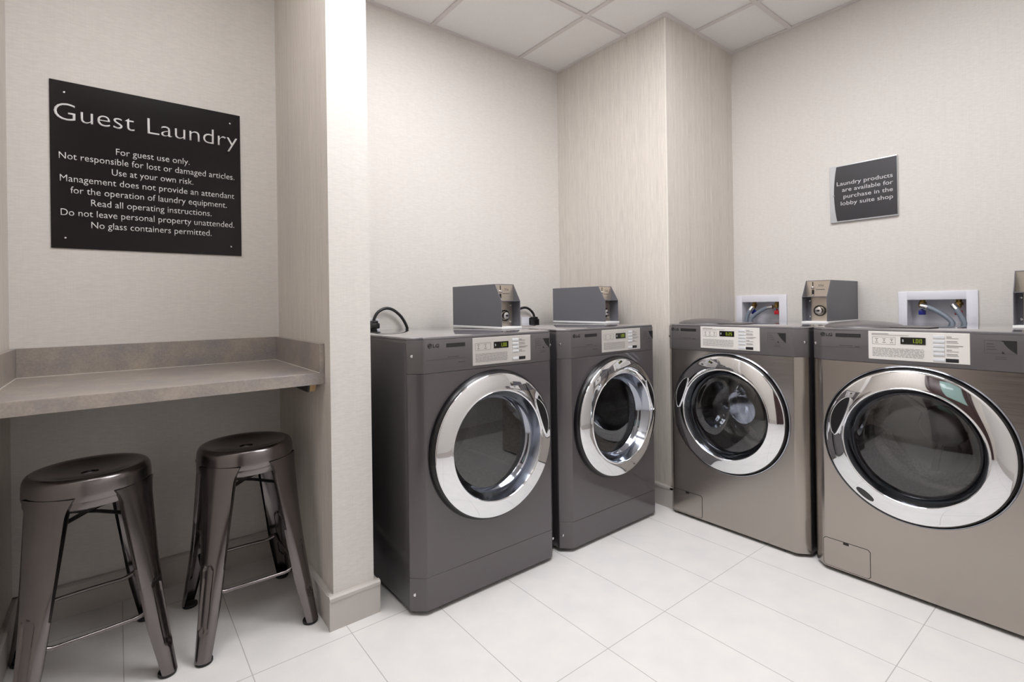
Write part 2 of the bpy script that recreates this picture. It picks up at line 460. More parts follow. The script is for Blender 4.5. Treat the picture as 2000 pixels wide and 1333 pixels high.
# baseboards: board with a rounded cap bead
def baseboard(name, segs):
    mb = MB()
    prof = [(0, 0), (0.015, 0), (0.015, 0.098), (0.018, 0.100), (0.018, 0.110), (0.012, 0.116), (0, 0.116)]
    for (ax, ay, bx, by, nx, ny) in segs:
        # from a to b along the wall, n points into the room; ends run on by e for the outer corners
        rows = [[(px + nx * d, py + ny * d, z) for d, z in prof] for px, py in ((ax, ay), (bx, by))]
        mb.grid(rows, close_u=True, cap=True)
    return struct(name, mb, M['base'], smooth=False)
e = 0.018
baseboard('baseboard_partition', [(PX0 - e, PY, PX1 + e, PY, 0, -1), (PX0, PY, PX0, YB, -1, 0), (PX1, YB, PX1, PY, 1, 0)])
baseboard('baseboard_back', [(XL, YB, PX0, YB, 0, -1), (PX1, YB, XC, YB, 0, -1)])
baseboard('baseboard_column', [(XC, YB, XC, YC - e, -1, 0), (XC - e, YC, XR, YC, 0, -1)])
baseboard('baseboard_left', [(XL, -0.70, XL, YB, 1, 0)])
baseboard('baseboard_right', [(XR, YC, XR, YF, -1, 0)])
baseboard('baseboard_front', [(XL, YF, XR, YF, 0, 1)])

# ------------------------------------------------------------------ laundry machines
W = 0.686; H = 0.983
C1, C2 = 0.0458, 0.0433            # chamfer at the front corners

def chamfer_profile(x0=0.0, x1=W, back=C2 + 0.006):
    return [(x0, back), (x0, C2), (x0 + 0.002, C2 - 0.004), (x0 + C1 - 0.004, 0.002), (x0 + C1 + 0.002, 0), (x1 - C1 - 0.002, 0), (x1 - C1 + 0.004, 0.002), (x1 - 0.002, C2 - 0.004), (x1, C2), (x1, back)]

def panel_with_hole(mb, x0, x1, z0, z1, y, cx, cz, r, n=96):
    b = bmesh.new()
    cs = [math.atan2(z - cz, x - cx) for x, z in ((x1, z1), (x0, z1), (x0, z0), (x1, z0))]
    angs = sorted({(2 * PI * k / n) for k in range(n)} | {a % (2 * PI) for a in cs})
    inn, out, rim = [], [], []
    for a in angs:
        c, s = math.cos(a), math.sin(a)
        t = min(((x1 - cx) / c if c > 1e-9 else (x0 - cx) / c if c < -1e-9 else 1e9), ((z1 - cz) / s if s > 1e-9 else (z0 - cz) / s if s < -1e-9 else 1e9))
        out.append(b.verts.new((cx + t * c, y, cz + t * s)))
        inn.append(b.verts.new((cx + r * c, y, cz + r * s)))
        rim.append(b.verts.new((cx + r * c, y + 0.06, cz + r * s)))
    k = len(angs)
    for i in range(k):
        j = (i + 1) % k
        b.faces.new((out[i], out[j], inn[j], inn[i])); b.faces.new((inn[i], inn[j], rim[j], rim[i]))
    bmesh.ops.recalc_face_normals(b, faces=b.faces)
    return mb.merge(b)

SEG = {'0': 'abcdef', '1': 'bc', '2': 'abged', '5': 'afgcd'}
def seven_seg(mb, s, x, z, h, y):
    w = h * 0.5; t = h * 0.13
    for ch in s:
        if ch == '.':
            mb.box(x - t * 0.4, x + t * 0.8, y - 0.0004, y, z, z + t * 1.2); x += t * 1.6; continue
        for g in SEG[ch]:
            r = {'a': (0, w, h - t, h), 'd': (0, w, 0, t), 'g': (0, w, h / 2 - t / 2, h / 2 + t / 2), 'f': (0, t, h / 2, h), 'e': (0, t, 0, h / 2), 'b': (w - t, w, h / 2, h), 'c': (w - t, w, 0, h / 2)}[g]
            mb.box(x + r[0], x + r[1], y - 0.0004, y, z + r[2], z + r[3])
        x += w + t * 1.6

def machine(name, label, cat, loc, rz, washer, price, badge=False, group=None):
    root = thing(name, label, cat, loc, rz, group)
    dep = 0.70 if washer else 0.755
    z0 = 0.016                                    # underside
    zp = 0.854                                    # seam under the control panel
    zk = 0.132                                    # seam of the dryer's kick panel
    cx, cz = (0.338, 0.563) if washer else (0.343, 0.557)
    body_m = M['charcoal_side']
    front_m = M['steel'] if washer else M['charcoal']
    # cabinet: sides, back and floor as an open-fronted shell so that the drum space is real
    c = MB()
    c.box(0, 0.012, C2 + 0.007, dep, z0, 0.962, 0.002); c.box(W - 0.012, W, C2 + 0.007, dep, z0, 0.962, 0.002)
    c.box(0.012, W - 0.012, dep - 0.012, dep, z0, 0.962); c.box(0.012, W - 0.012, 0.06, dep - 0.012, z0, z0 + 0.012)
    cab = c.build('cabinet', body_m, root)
    for fx, fy in ((0.06, 0.10), (W - 0.06, 0.10), (0.06, dep - 0.06), (W - 0.06, dep - 0.06)):
        MB().cyl((fx, fy, z0 / 2), 0.02, z0, n=20).build('leveling_foot', M['rubber'], root)
    # front panel with the porthole
    zf0 = z0 if washer else zk + 0.0015
    f = MB()
    panel_with_hole(f, C1 + 0.002, W - C1 - 0.002, zf0, zp - 0.001, 0.0, cx, cz, 0.225)
    pr = chamfer_profile()
    f.grid([[(x, y, zf0) for x, y in pr[:5]], [(x, y, zp - 0.001) for x, y in pr[:5]]])
    f.grid([[(x, y, zf0) for x, y in pr[5:]], [(x, y, zp - 0.001) for x, y in pr[5:]]])
    # folded edges that close the sheet at the seams
    ring = lambda z: [(x, y, z) for x, y in pr]
    back = lambda z: [(min(max(x, 0.004), W - 0.004), y + 0.012 if y < 0.07 else y, z) for x, y in pr]
    for z in (zf0, zp - 0.001): f.grid([ring(z), back(z)])
    fp = f.build('front_panel', front_m, root, angle=25)
    if not washer:
        k = MB(); k.prism(pr, z0, zk, 'z', 0.0012, 1)
        kp = k.build('kick_panel', front_m, root, angle=25)
        for sx in (0.012, W - 0.012):
            MB().cyl((sx, 0.031, 0.075), 0.006, 0.006, 'y', 14, 0.001).build('screw', M['screw'], kp)
    else:
        h = MB()
        h.prism([(0.049, 0.020), (0.196, 0.020), (0.204, 0.028), (0.204, 0.125), (0.196, 0.133), (0.049, 0.133), (0.041, 0.125), (0.041, 0.028)], -0.0006, 0.004, 'y')
        gr = h.build('drain_hatch', M['black'], root, smooth=False)
        h = MB()
        h.prism([(0.0505, 0.0222), (0.195, 0.0222), (0.2022, 0.029), (0.2022, 0.124), (0.195, 0.1312), (0.0505, 0.1312), (0.0428, 0.124), (0.0428, 0.029)], -0.0016, 0.003, 'y')
        h.build('hatch_cover', front_m, gr, smooth=False)
        la = MB(); la.box(0.112, 0.132, -0.0022, 0.0, 0.122, 0.131, 0.0005); la.box(0.115, 0.129, -0.003, 0.0, 0.124, 0.1275, 0.0004)
        la.build('hatch_latch', M['black'], gr)
    # control panel
    cp = MB(); cp.prism(pr, zp, H - 0.010, 'z', 0.0015, 2)
    cpo = cp.build('control_panel', M['charcoal_plastic'], root, angle=25)
    for sx in ((0.012, W - 0.012)):
        MB().cyl((sx, 0.0305, 0.917), 0.0055, 0.006, 'y', 14, 0.001).build('screw', M['screw'], cpo)
    # top
    t = MB(); t.prism([(0, dep), (0, C2), (C1, 0.001), (W - C1, 0.001), (W, C2), (W, dep)], H - 0.0105, H, 'z', 0.004, 3)
    t.build('top_panel', M['top'], root, angle=25)
    t = MB(); t.box(0.001, W - 0.001, C2 + 0.004, dep, H - 0.021, H - 0.0105); t.build('top_skirt', M['charcoal_plastic'], root)
    if washer:
        # dispenser lid: low oval dome and its flat ledge
        lid = MB()
        rows = []
        for i in range(9):
            a = i / 8 * PI / 2
            rows.append([(0.142 + 0.138 * math.cos(a) * math.cos(2 * PI * k / 48), 0.165 + 0.13 * math.cos(a) * math.sin(2 * PI * k / 48), H + 0.0005 + 0.024 * math.sin(a)) for k in range(48)])
        lid.grid(rows, close_u=True)
        lo = lid.build('dispenser_lid', M['charcoal_plastic'], root, angle=60)
        l2 = MB(); l2.prism([(0.06, 0.07), (0.37, 0.10), (0.385, 0.16), (0.37, 0.23), (0.06, 0.28)], H + 0.0003, H + 0.006, 'z', 0.002, 2)
        l2.build('lid_ledge', M['charcoal_plastic'], lo)
    # ---- door
    door = MB()
    if washer:
        door.lathe_y(cx, cz, [(0.230, 0.0005), (0.279, 0.0005), (0.281, -0.006), (0.277, -0.018), (0.2735, -0.021)])
    else:
        door.lathe_y(cx, cz, [(0.230, 0.0005), (0.286, 0.0005), (0.287, -0.004), (0.280, -0.022), (0.2725, -0.0285)])
    dg = door.build('door', M['gasket'], root, angle=40)
    if washer:
        tr = MB(); tr.lathe_y(cx, cz, [(0.281, 0.001), (0.2815, -0.005), (0.2845, -0.007), (0.288, -0.005), (0.2895, 0.001)])
        tr.build('trim_ring', M['chrome_dark'], dg, angle=60)
        yo, yi = -0.021, -0.037
    else:
        yo, yi = -0.029, -0.045
    prof = [(0.2745, yo + 0.004), (0.2735, yo), (0.2715, yo - 0.002)]
    for i in range(1, 13):                         # slightly domed ring
        u = i / 12
        prof.append((0.2715 - 0.0605 * u, yo - 0.002 + (yi - yo + 0.002) * (1 - (1 - u) ** 1.35)))
    prof += [(0.2095, yi - 0.0015), (0.2075, yi - 0.0005), (0.2060, yi + 0.003)]
    rg = MB(); rg.lathe_y(cx, cz, prof, 128)
    rgo = rg.build('door_ring', M['chrome'], dg, angle=60)
    fn = MB()
    if washer: fpr = [(0.2060, yi + 0.003), (0.2045, yi + 0.006), (0.201, yi + 0.018), (0.197, yi + 0.028), (0.196, yi + 0.033), (0.190, yi + 0.042), (0.188, yi + 0.048)]
    else: fpr = [(0.2060, yi + 0.003), (0.2045, yi + 0.006), (0.198, yi + 0.022), (0.191, yi + 0.036), (0.1895, yi + 0.041), (0.1825, yi + 0.052), (0.174, yi + 0.060), (0.172, yi + 0.066)]
    fn.lathe_y(cx, cz, fpr, 96)
    fn.build('door_funnel', M['chrome_dark'], dg, angle=60)
    gl = MB()
    if washer:
        pf = [(0.190 * math.sin(a), yi + 0.041 - 0.020 * math.cos(a)) for a in [PI / 2 * (1 - i / 12) for i in range(12)]]
    else:
        pf = [(0.1735, yi + 0.062), (0.10, yi + 0.0612), (0.02, yi + 0.061)]
    gl.lathe_y(cx, cz, pf, 72, cap_last=True)
    gl.build('door_glass', M['glass_clear' if washer else 'glass'], dg, angle=60)
    bw = MB(); bw.lathe_y(cx, cz, [(0.188, yi + 0.049), (0.180, 0.07), (0.168, 0.10), (0.150, 0.125), (0.12, 0.138), (0.06, 0.143)] if washer else [(0.172, yi + 0.068), (0.160, 0.055), (0.13, 0.066), (0.06, 0.07)], 72, cap_last=True)
    bw.build('inner_bowl', M['bowl_glass'], dg, angle=60)
    # handle: leaf-shaped grip in the ring with a bright lip, on the side away from the hinge
    side = -1 if washer else 1
    def ring_y(r): return yo - 0.002 + (yi - yo + 0.002) * (1 - (1 - min(max((0.2715 - r) / 0.0605, 0), 1)) ** 1.35)
    a0, a1 = math.radians(0), math.radians(40)
    rows, lipA, lipB = [], [], []
    for i in range(25):
        u = i / 24; a = a0 + (a1 - a0) * u
        wd_ = 0.023 * math.sin(PI * min(max(u, 0.0), 1.0)) ** 0.6 + 0.0008
        rm = 0.240
        row = []
        for j in range(9):
            v = j / 8 * 2 - 1; r = rm + v * wd_
            row.append((cx + side * r * math.cos(a), ring_y(r) - 0.0012 + 0.0 * (1 - v * v), cz + r * math.sin(a)))
        rows.append(row)
        r = rm - wd_; lipA.append((cx + side * r * math.cos(a), ring_y(r) - 0.002, cz + r * math.sin(a)))
        r = rm + wd_; lipB.append((cx + side * r * math.cos(a), ring_y(r) - 0.0015, cz + r * math.sin(a)))
    hd = MB(); hd.grid(rows)
    ho = hd.build('door_handle', M['black'], dg, angle=60)
    lp = MB(); lp.tube(lipA, [0.0015] + [0.0035] * 23 + [0.0015], 10, 2); lp.build('handle_lip', M['chrome'], ho, angle=60); lp = MB(); lp.tube(lipB, [0.001] + [0.0018] * 23 + [0.001], 10, 2); lp.build('handle_lip', M['chrome'], ho, angle=60)
    if badge:
        # oval lens badge low on the ring
        a = math.radians(236)
        bx, bz = cx + 0.252 * math.cos(a), cz + 0.252 * math.sin(a)
        tdir = Vector((-math.sin(a), 0, math.cos(a)))
        ndir = Vector((math.cos(a), 0, math.sin(a)))
        rows = []
        for i in range(5):
            q = 1 - i / 4
            rows.append([tuple(Vector((bx, ring_y(0.252) - 0.0016 - 0.002 * (1 - q * q), bz)) + tdir * (0.033 * q * math.cos(2 * PI * k / 32)) + ndir * (0.012 * q * math.sin(2 * PI * k / 32)) + Vector((0, ring_y(0.252 + 0.012 * q * math.sin(2 * PI * k / 32)) - ring_y(0.252), 0))) for k in range(32)])
        bd = MB(); bd.grid(rows, close_u=True); bd.build('door_badge', M['ink_panel'], dg, angle=60)
    # ---- drum behind the glass
    d = MB()
    d.lathe_y(cx, cz, [(0.228, 0.055), (0.215, 0.06), (0.205, 0.085), (0.215, 0.10), (0.255, 0.115), (0.262, 0.14), (0.262, 0.46), (0.25, 0.48), (0.20, 0.47)], 72)
    dro = d.build('drum', M['drum'], root, angle=40)
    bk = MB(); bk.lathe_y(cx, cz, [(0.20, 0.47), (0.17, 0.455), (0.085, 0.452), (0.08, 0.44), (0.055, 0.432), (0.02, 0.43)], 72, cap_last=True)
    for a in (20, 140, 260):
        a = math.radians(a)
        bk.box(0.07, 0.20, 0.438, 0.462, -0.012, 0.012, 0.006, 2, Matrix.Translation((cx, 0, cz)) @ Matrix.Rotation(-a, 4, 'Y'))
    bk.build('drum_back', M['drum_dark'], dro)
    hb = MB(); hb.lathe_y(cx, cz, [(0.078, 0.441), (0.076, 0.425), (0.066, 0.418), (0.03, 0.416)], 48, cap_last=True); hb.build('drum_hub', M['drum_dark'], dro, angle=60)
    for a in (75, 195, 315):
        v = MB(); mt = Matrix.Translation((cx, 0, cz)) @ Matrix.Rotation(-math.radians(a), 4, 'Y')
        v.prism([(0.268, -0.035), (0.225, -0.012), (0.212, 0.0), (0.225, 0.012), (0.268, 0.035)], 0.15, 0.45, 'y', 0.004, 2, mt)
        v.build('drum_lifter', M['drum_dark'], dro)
    # ---- control label and prints
    if washer: sx0, sx1, sz0, sz1 = 0.208, 0.499, 0.869, 0.9745
    else: sx0, sx1, sz0, sz1 = 0.250, 0.537, 0.865, 0.970
    st = MB(); st.box(sx0, sx1, -0.0014, 0.002, sz0, sz1, 0.001, 1)
    sto = st.build('control_label', M['sticker'] if washer else M['sticker_silver'], cpo)
    yl = -0.0014
    P = lambda a, bz: (sx0 + a * (sx1 - sx0), sz0 + bz * (sz1 - sz0))
    def r(mb, a0, a1, b0, b1, th=0.0005):
        x0_, zz0 = P(a0, b0); x1_, zz1 = P(a1, b1); mb.box(x0_, x1_, yl - th, yl, zz0, zz1)
    dp = MB(); r(dp, 0.345, 0.595, 0.575, 0.815, 0.0012); dpo = dp.build('display', M['lcd'], sto)
    dgm = MB(); X0, Z0 = P(0.455, 0.625); seven_seg(dgm, price, X0, Z0, 0.0145, yl - 0.0012); dgm.build('display_digits', M['digit'], dpo, smooth=False)
    dm = MB(); X0, Z0 = P(0.362, 0.66); text_mb(dm, '$', X0, X0 + 0.005, Z0, y=yl - 0.0012, th=0.0003, cap=0.009); dm.build('display_symbol', M['button'], dpo, smooth=False)
    btz = [0.86, 0.715, 0.57, 0.43, 0.29, 0.10] if washer else [0.845, 0.705, 0.56, 0.42, 0.13]
    for zz in btz:
        bt = MB(); x0_, q0 = P(0.665, zz - 0.052); x1_, q1 = P(0.775, zz + 0.052)
        bt.box(x0_, x1_, yl - 0.002, yl, q0, q1, 0.0008, 2); bt.build('button', M['button'], sto)
    bar = MB(); r(bar, 0.782, 0.90, btz[-1] - 0.06, btz[-1] + 0.06); bar.build('start_mark', M['ink_dark'], sto, smooth=False)
    ln = MB()
    random.seed(11)
    for i in range(7):                              # small print under the display
        zz = 0.40 - i * 0.047
        a = 0.045
        while a < 0.57:
            w_ = random.uniform(0.02, 0.06); r(ln, a, min(a + w_, 0.58), zz, zz + 0.015); a += w_ + 0.008
    ln.build('small_print', M['ink'], sto, smooth=False); ln = MB()
    for i, zz in enumerate(btz[:-1]):
        r(ln, 0.79, 0.79 + 0.05 + 0.05 * ((i * 7) % 3), zz + 0.0, zz + 0.022); r(ln, 0.79, 0.90, zz - 0.045, zz - 0.03)
    ln.build('button_caption', M['ink'], sto, smooth=False); ln = MB()
    if washer:
        r(ln, 0.04, 0.22, 0.905, 0.925); r(ln, 0.04, 0.43, 0.87, 0.882)
    nd = 3 if washer else 2
    bx1 = 0.29
    for a in (0.045, bx1): r(ln, a, a + 0.003, 0.55, 0.80)
    for zz in (0.545, 0.80): r(ln, 0.045, bx1, zz, zz + 0.008)
    for i in range(nd):
        a = 0.075 + i * (0.08 if washer else 0.115)
        r(ln, a, a + 0.035, 0.73, 0.75); r(ln, a + 0.012, a + 0.024, 0.66, 0.70); r(ln, a, a + 0.035, 0.60, 0.62)
    ln.build('setting_symbols', M['ink'], sto, smooth=False)
    if washer: lx, bx0, bx1, bz, lz = 0.050, 0.097, 0.183, 0.955, 0.9565
    else: lx, bx0, bx1, bz, lz = 0.068, 0.136, 0.217, 0.950, 0.952
    # maker's mark: a disc with a winking face of arcs, and two letters
    lg = MB(); lg.cyl((lx, -0.0004, lz), 0.0088, 0.0012, 'y', 40)
    lgo = lg.build('logo_disc', M['ink_dark'], cpo)
    fa = MB()
    arc = [(lx + 0.0066 * math.cos(a), -0.0012, lz + 0.0066 * math.sin(a)) for a in [math.radians(t_) for t_ in range(95, 361, 15)]]
    fa.tube(arc, 0.0006, 6, 1); fa.tube([arc[-1], (lx + 0.0026, -0.0012, lz)], 0.0006, 6, 1)
    fa.tube([(lx, -0.0012, lz + 0.0035), (lx, -0.0012, lz - 0.003), (lx + 0.0024, -0.0012, lz - 0.003)], 0.0006, 6, 1)
    fa.cyl((lx - 0.003, -0.0010, lz + 0.003), 0.001, 0.0008, 'y', 12)
    fa.build('logo_face', M['charcoal_plastic'], lgo)
    lt_ = MB(); text_mb(lt_, 'LG', lx + 0.013, lx + (0.0345 if washer else 0.038), lz - 0.0065, y=-0.0002, cap=0.013, bold=0.025)
    lt_.build('logo_lettering', M['ink_dark'], cpo, smooth=False)
    bb = MB(); bb.box(bx0, bx1, -0.0008, 0.001, bz - 0.0068, bz + 0.0068)
    bbo = bb.build('name_bar', M['ink_dark'], cpo, smooth=False)
    bt_ = MB(); text_mb(bt_, 'COMMERCIAL ' + ('WASHER' if washer else 'DRYER'), bx0 + 0.004, bx1 - 0.004, bz - 0.0027, y=-0.0008, th=0.0003, cap=0.0056); bt_.build('name_lettering', M['ink_panel'], bbo, smooth=False)
    pl = MB()
    zz = 0.907 if washer else 0.900
    pl.box(lx - 0.012, bx1, -0.0004, 0.001, zz, zz + 0.0010)
    pl.box(bx1 - 0.075, bx1 - 0.028, -0.0004, 0.001, zz + 0.006, zz + 0.0085)
    pl.box(bx1 - 0.02, bx1 - 0.004, -0.0004, 0.001, zz + 0.003, zz + 0.0065) if washer else pl.box(bx1 - 0.03, bx1, -0.0004, 0.001, zz - 0.016, zz - 0.0135)
    pl.build('panel_print', M['ink_panel'], cpo, smooth=False); pl = MB()
    # outlined emblem at the right with a black swept corner
    ex0, ex1, ez0, ez1 = (0.534, 0.611, 0.912, 0.9545) if washer else (0.566, 0.642, 0.910, 0.951)
    for q in ((ex0, ex1, ez1 - 0.0006, ez1), (ex0, ex1, ez0, ez0 + 0.0006), (ex0, ex0 + 0.0006, ez0, ez1)):
        pl.box(q[0], q[1], -0.0004, 0.001, q[2], q[3])
    for i in range(3): pl.box(ex0 + 0.006, ex0 + 0.03 - i * 0.004, -0.0004, 0.001, ez0 + 0.012 + i * 0.009, ez0 + 0.014 + i * 0.009)
    for i in range(2): pl.box(ex0 + 0.026, ex0 + 0.052, -0.0004, 0.001, ez0 - 0.012 - i * 0.006, ez0 - 0.0105 - i * 0.006)
    pl.build('emblem_outline', M['ink_panel'], cpo, smooth=False)
    em = MB()
    cur = [(ex0 + 0.50 * (ex1 - ex0), ez1)]
    for i in range(9):
        u = i / 8; cur.append((ex0 + (0.60 + 0.40 * u ** 1.5) * (ex1 - ex0), ez1 - (0.10 + 0.90 * u) * (ez1 - ez0)))
    em.prism(cur + [(ex1, ez1)], -0.0008, 0.001, 'y'); em.prism([(ex0 + 0.54 * (ex1 - ex0), ez0), (ex0 + 0.56 * (ex1 - ex0), ez0 + 0.008), (ex0 + 0.64 * (ex1 - ex0), ez0)], -0.0008, 0.001, 'y')
    em.build('emblem', M['ink_dark'], cpo, smooth=False)
    return root

machine('clothes_dryer', 'charcoal front-loading dryer nearest the partition, its left side showing', 'dryer', (0, 0, 0), 0, False, '1.00', group='charcoal dryers along the back wall')
machine('clothes_dryer', 'charcoal front-loading dryer in the corner, beside the wall column', 'dryer', (0.7183, -0.0077, 0), 0.006, False, '1.00', group='charcoal dryers along the back wall')
machine('washing_machine', 'stainless front-loading washer next to the wall column, display reading 0.25', 'washing machine', (1.4633, -0.0045, 0), -PI / 2 - 0.005, True, '0.25', group='stainless washers along the right wall')
machine('washing_machine', 'stainless front-loading washer at the right edge of the photo, display reading 1.00', 'washing machine', (1.4525, -0.7123, 0), -PI / 2 - 0.006, True, '1.00', True, group='stainless washers along the right wall')

# ------------------------------------------------------------------ coin boxes on the machines
def coin_box(label, loc, rz, group='coin boxes on the machines'):
    root = thing('coin_box', label, 'coin box', loc, rz, group)
    w, d, hk, ht, yk, th = 0.110, 0.415, 0.117, 0.196, 0.048, 0.0025
    zb = 0.012
    bp = MB(); bp.box(-0.002, w + 0.004, -0.004, d, 0.0006, zb, 0.002); bp.build('base_plate', M['white_plate'], root)
    pf = [(0, zb), (0, zb + hk), (yk, zb + ht), (d, zb + ht), (d, zb)]
    c = MB()
    c.prism(pf, 0, th, 'x', 0.0006, 1); c.prism(pf, w - th, w, 'x', 0.0006, 1)
    c.box(th, w - th, yk, d, zb + ht - th, zb + ht); c.box(th, w - th, d - th, d, zb, zb + ht - th)
    c.box(th, w - th, 0.001, 0.06, zb + hk - 0.001, zb + hk + 0.0015)
    c.build('casing', M['coin_grey'], root)
    up_ = MB(); up_.box(th, w - th, yk + 0.001, yk + 0.004, zb + hk + 0.001, zb + ht - th); uo = up_.build('upper_plate', M['bronze'], root)
    t = MB(); text_mb(t, '25¢', w * 0.50, w * 0.72, zb + hk + 0.050, y=yk + 0.001, th=0.0003, cap=0.010); t.box(w * 0.40, w * 0.76, yk + 0.0006, yk + 0.0015, zb + hk + 0.034, zb + hk + 0.0365)
    t.build('lettering', M['ink_panel'], uo, smooth=False)
    s = MB(); s.box(w * 0.27, w * 0.30, yk - 0.0005, yk + 0.002, zb + hk + 0.052, zb + hk + 0.072); s.box(w * 0.24, w * 0.33, yk - 0.001, yk + 0.002, zb + hk + 0.008, zb + hk + 0.034, 0.001, 1); s.build('coin_slot', M['black'], uo)
    k = MB(); k.cyl((w * 0.285, yk - 0.003, zb + hk + 0.044), 0.006, 0.010, 'y', 20, 0.001); k.cyl((w * 0.30, yk - 0.002, zb + hk + 0.008), 0.004, 0.008, 'y', 16, 0.001); k.build('reject_knob', M['screw'], uo)
    lo = MB(); lo.box(th, w - th, 0.058, 0.061, zb, zb + hk - 0.001); loo = lo.build('lower_plate', M['bronze'], root)
    ds = MB(); ds.box(th, 0.020, 0.0565, 0.058, zb, zb + hk - 0.001); ds.build('plate_edge', M['coin_grey'], loo)
    l1 = MB(); l1.lathe_y(0.058, zb + 0.050, [(0.026, 0.058), (0.026, 0.050), (0.022, 0.050), (0.021, 0.057)], 40); lro = l1.build('lock_ring', M['black'], loo)
    l2 = MB(); l2.cyl((0.058, 0.047, zb + 0.050), 0.0165, 0.022, 'y', 32, 0.002); l2.build('lock_cylinder', M['screw'], lro)
    l3 = MB(); l3.box(0.050, 0.066, 0.0345, 0.0365, zb + 0.0485, zb + 0.0515); l3.cyl((0.058, 0.0355, zb + 0.050), 0.005, 0.003, 'y', 16); l3.build('keyway', M['black'], lro)
    for sx, sz in ((0.014, 0.020), (0.014, 0.098), (w - 0.014, 0.020), (w - 0.014, 0.098)):
        MB().cyl((sx, 0.054, zb + sz), 0.0042, 0.006, 'y', 14, 0.001).build('screw', M['screw'], loo)
    for sx in (0.02, 0.09):
        MB().cyl((sx, 0.30, zb + ht + 0.001), 0.004, 0.004, 'z', 12, 0.001).build('screw', M['screw'], root)
    return root
coin_box('grey steel coin box on top of the dryer nearest the partition', (0.5545, 0.217, H), 0)
coin_box('grey steel coin box on top of the corner dryer', (1.2895, 0.250, H), 0.006)
coin_box('grey steel coin box on the washer beside the column, between the two water outlets', (1.8013, -0.5470, H), -PI / 2 - 0.005)
coin_box('grey steel coin box cut by the right edge of the photo', (1.71, -1.285, H), -PI / 2 - 0.006)

# ------------------------------------------------------------------ washer outlet boxes, hoses, cords
def outlet_box(label, oy0, oy1, fy0, fy1, ztop, valves):
    """recessed wall box; oy = opening, fy = flange (world y)"""
    root = thing('washer_outlet_box', label, 'outlet box', (XR, (fy0 + fy1) / 2, 0.90), 0, 'white washer outlet boxes in the wall')
    yc = (fy0 + fy1) / 2; a0, a1, b0, b1 = oy0 - yc, oy1 - yc, fy0 - yc, fy1 - yc
    zo, zt = 0.19, ztop - 0.90
    f = MB()
    f.box(-0.009, 0.0, b0, a0, -0.02, zt, 0.002); f.box(-0.009, 0.0, a1, b1, -0.02, zt, 0.002); f.box(-0.009, 0.0, a0 - 0.001, a1 + 0.001, zo, zt, 0.002)
    f.build('flange', M['white_plastic'], root)
    i = MB(); dp = 0.085
    i.box(0.0005, dp, a0 - 0.003, a0, 0, zo); i.box(0.0005, dp, a1, a1 + 0.003, 0, zo); i.box(0.0005, dp, a0, a1, zo, zo + 0.003); i.box(0.0005, dp, a0, a1, -0.003, 0); i.box(dp, dp + 0.003, a0, a1, 0, zo)
    i.build('recess', M['box_inside'], root)
    for y, z, mname, hz in valves:
        v = MB(); yy = y - yc; zz = z - 0.90
        v.cyl((0.045, yy, (zz + zo) / 2 + 0.004), 0.011, zo - zz - 0.002, 'z', 16, 0.001); v.cyl((0.045, yy, zz + 0.012), 0.016, 0.014, 'z', 6, 0.001)
        v.cyl((0.034, yy, zz), 0.010, 0.030, 'x', 16, 0.001)
        vo = v.build('valve', M['brass'], root)
        h = MB(); h.box(0.028, 0.046, yy - 0.013, yy + 0.013, hz - 0.90 - 0.012, hz - 0.90 + 0.010, 0.003); h.cyl((0.040, yy, hz - 0.90 + 0.014), 0.005, 0.014, 'z', 12); h.build('valve_handle', M[mname], vo)
    return root
outlet_box('white washer outlet box beside the column, hoses crossing to the left', OB1[0], OB1[1], -0.312, -0.0165, 1.131, ((-0.104, 1.060, 'blue', 1.030), (-0.238, 1.064, 'red', 1.028)))
outlet_box('white washer outlet box behind the right-hand washer, hoses running to the right', OB2[0], OB2[1], -1.120, -0.831, 1.130, ((-0.913, 1.060, 'blue', 1.030), (-1.046, 1.058, 'red', 1.030)))

def hose(label, pts, group):
    root = thing('water_hose', label, 'hose', pts[0], 0, group)
    P = [Vector(p) - Vector(pts[0]) for p in pts]
    MB().tube(P, 0.0108, 14, 8).build('hose_tube', M['hose'], root, angle=60)
    n = (P[1] - P[0]).normalized()
    MB().tube([P[0] - n * 0.004, P[0] + n * 0.012, P[0] + n * 0.024], [0.0142, 0.0142, 0.0125], 16, 2).build('hose_coupling', M['screw'], root, angle=60)
    return root
G = 'grey water hoses behind the washers'
hx = XR + 0.012
hose('short grey braided hose dropping from the blue valve beside the column', [(hx, -0.104, 1.056), (hx - 0.012, -0.095, 1.035), (hx - 0.016, -0.082, 1.005), (hx - 0.020, -0.075, 0.96), (hx - 0.026, -0.072, 0.88)], G)
hose('grey hose arching left from the red valve beside the column', [(hx, -0.222, 1.058), (hx - 0.002, -0.195, 1.055), (hx - 0.006, -0.150, 1.032), (hx - 0.012, -0.110, 0.997), (hx - 0.020, -0.098, 0.96), (hx - 0.026, -0.094, 0.88)], G)
hose('thick grey hose sloping right from the blue valve behind the right-hand washer', [(hx, -0.918, 1.060), (hx - 0.004, -0.945, 1.053), (hx - 0.008, -0.990, 1.025), (hx - 0.014, -1.028, 0.987), (hx - 0.024, -1.040, 0.94), (hx - 0.026, -1.043, 0.88)], G)
hose('grey hose dropping steeply from the red valve behind the right-hand washer', [(hx, -1.034, 1.060), (hx - 0.010, -1.045, 1.042), (hx - 0.014, -1.064, 1.005), (hx - 0.020, -1.078, 0.96), (hx - 0.026, -1.082, 0.88)], G)

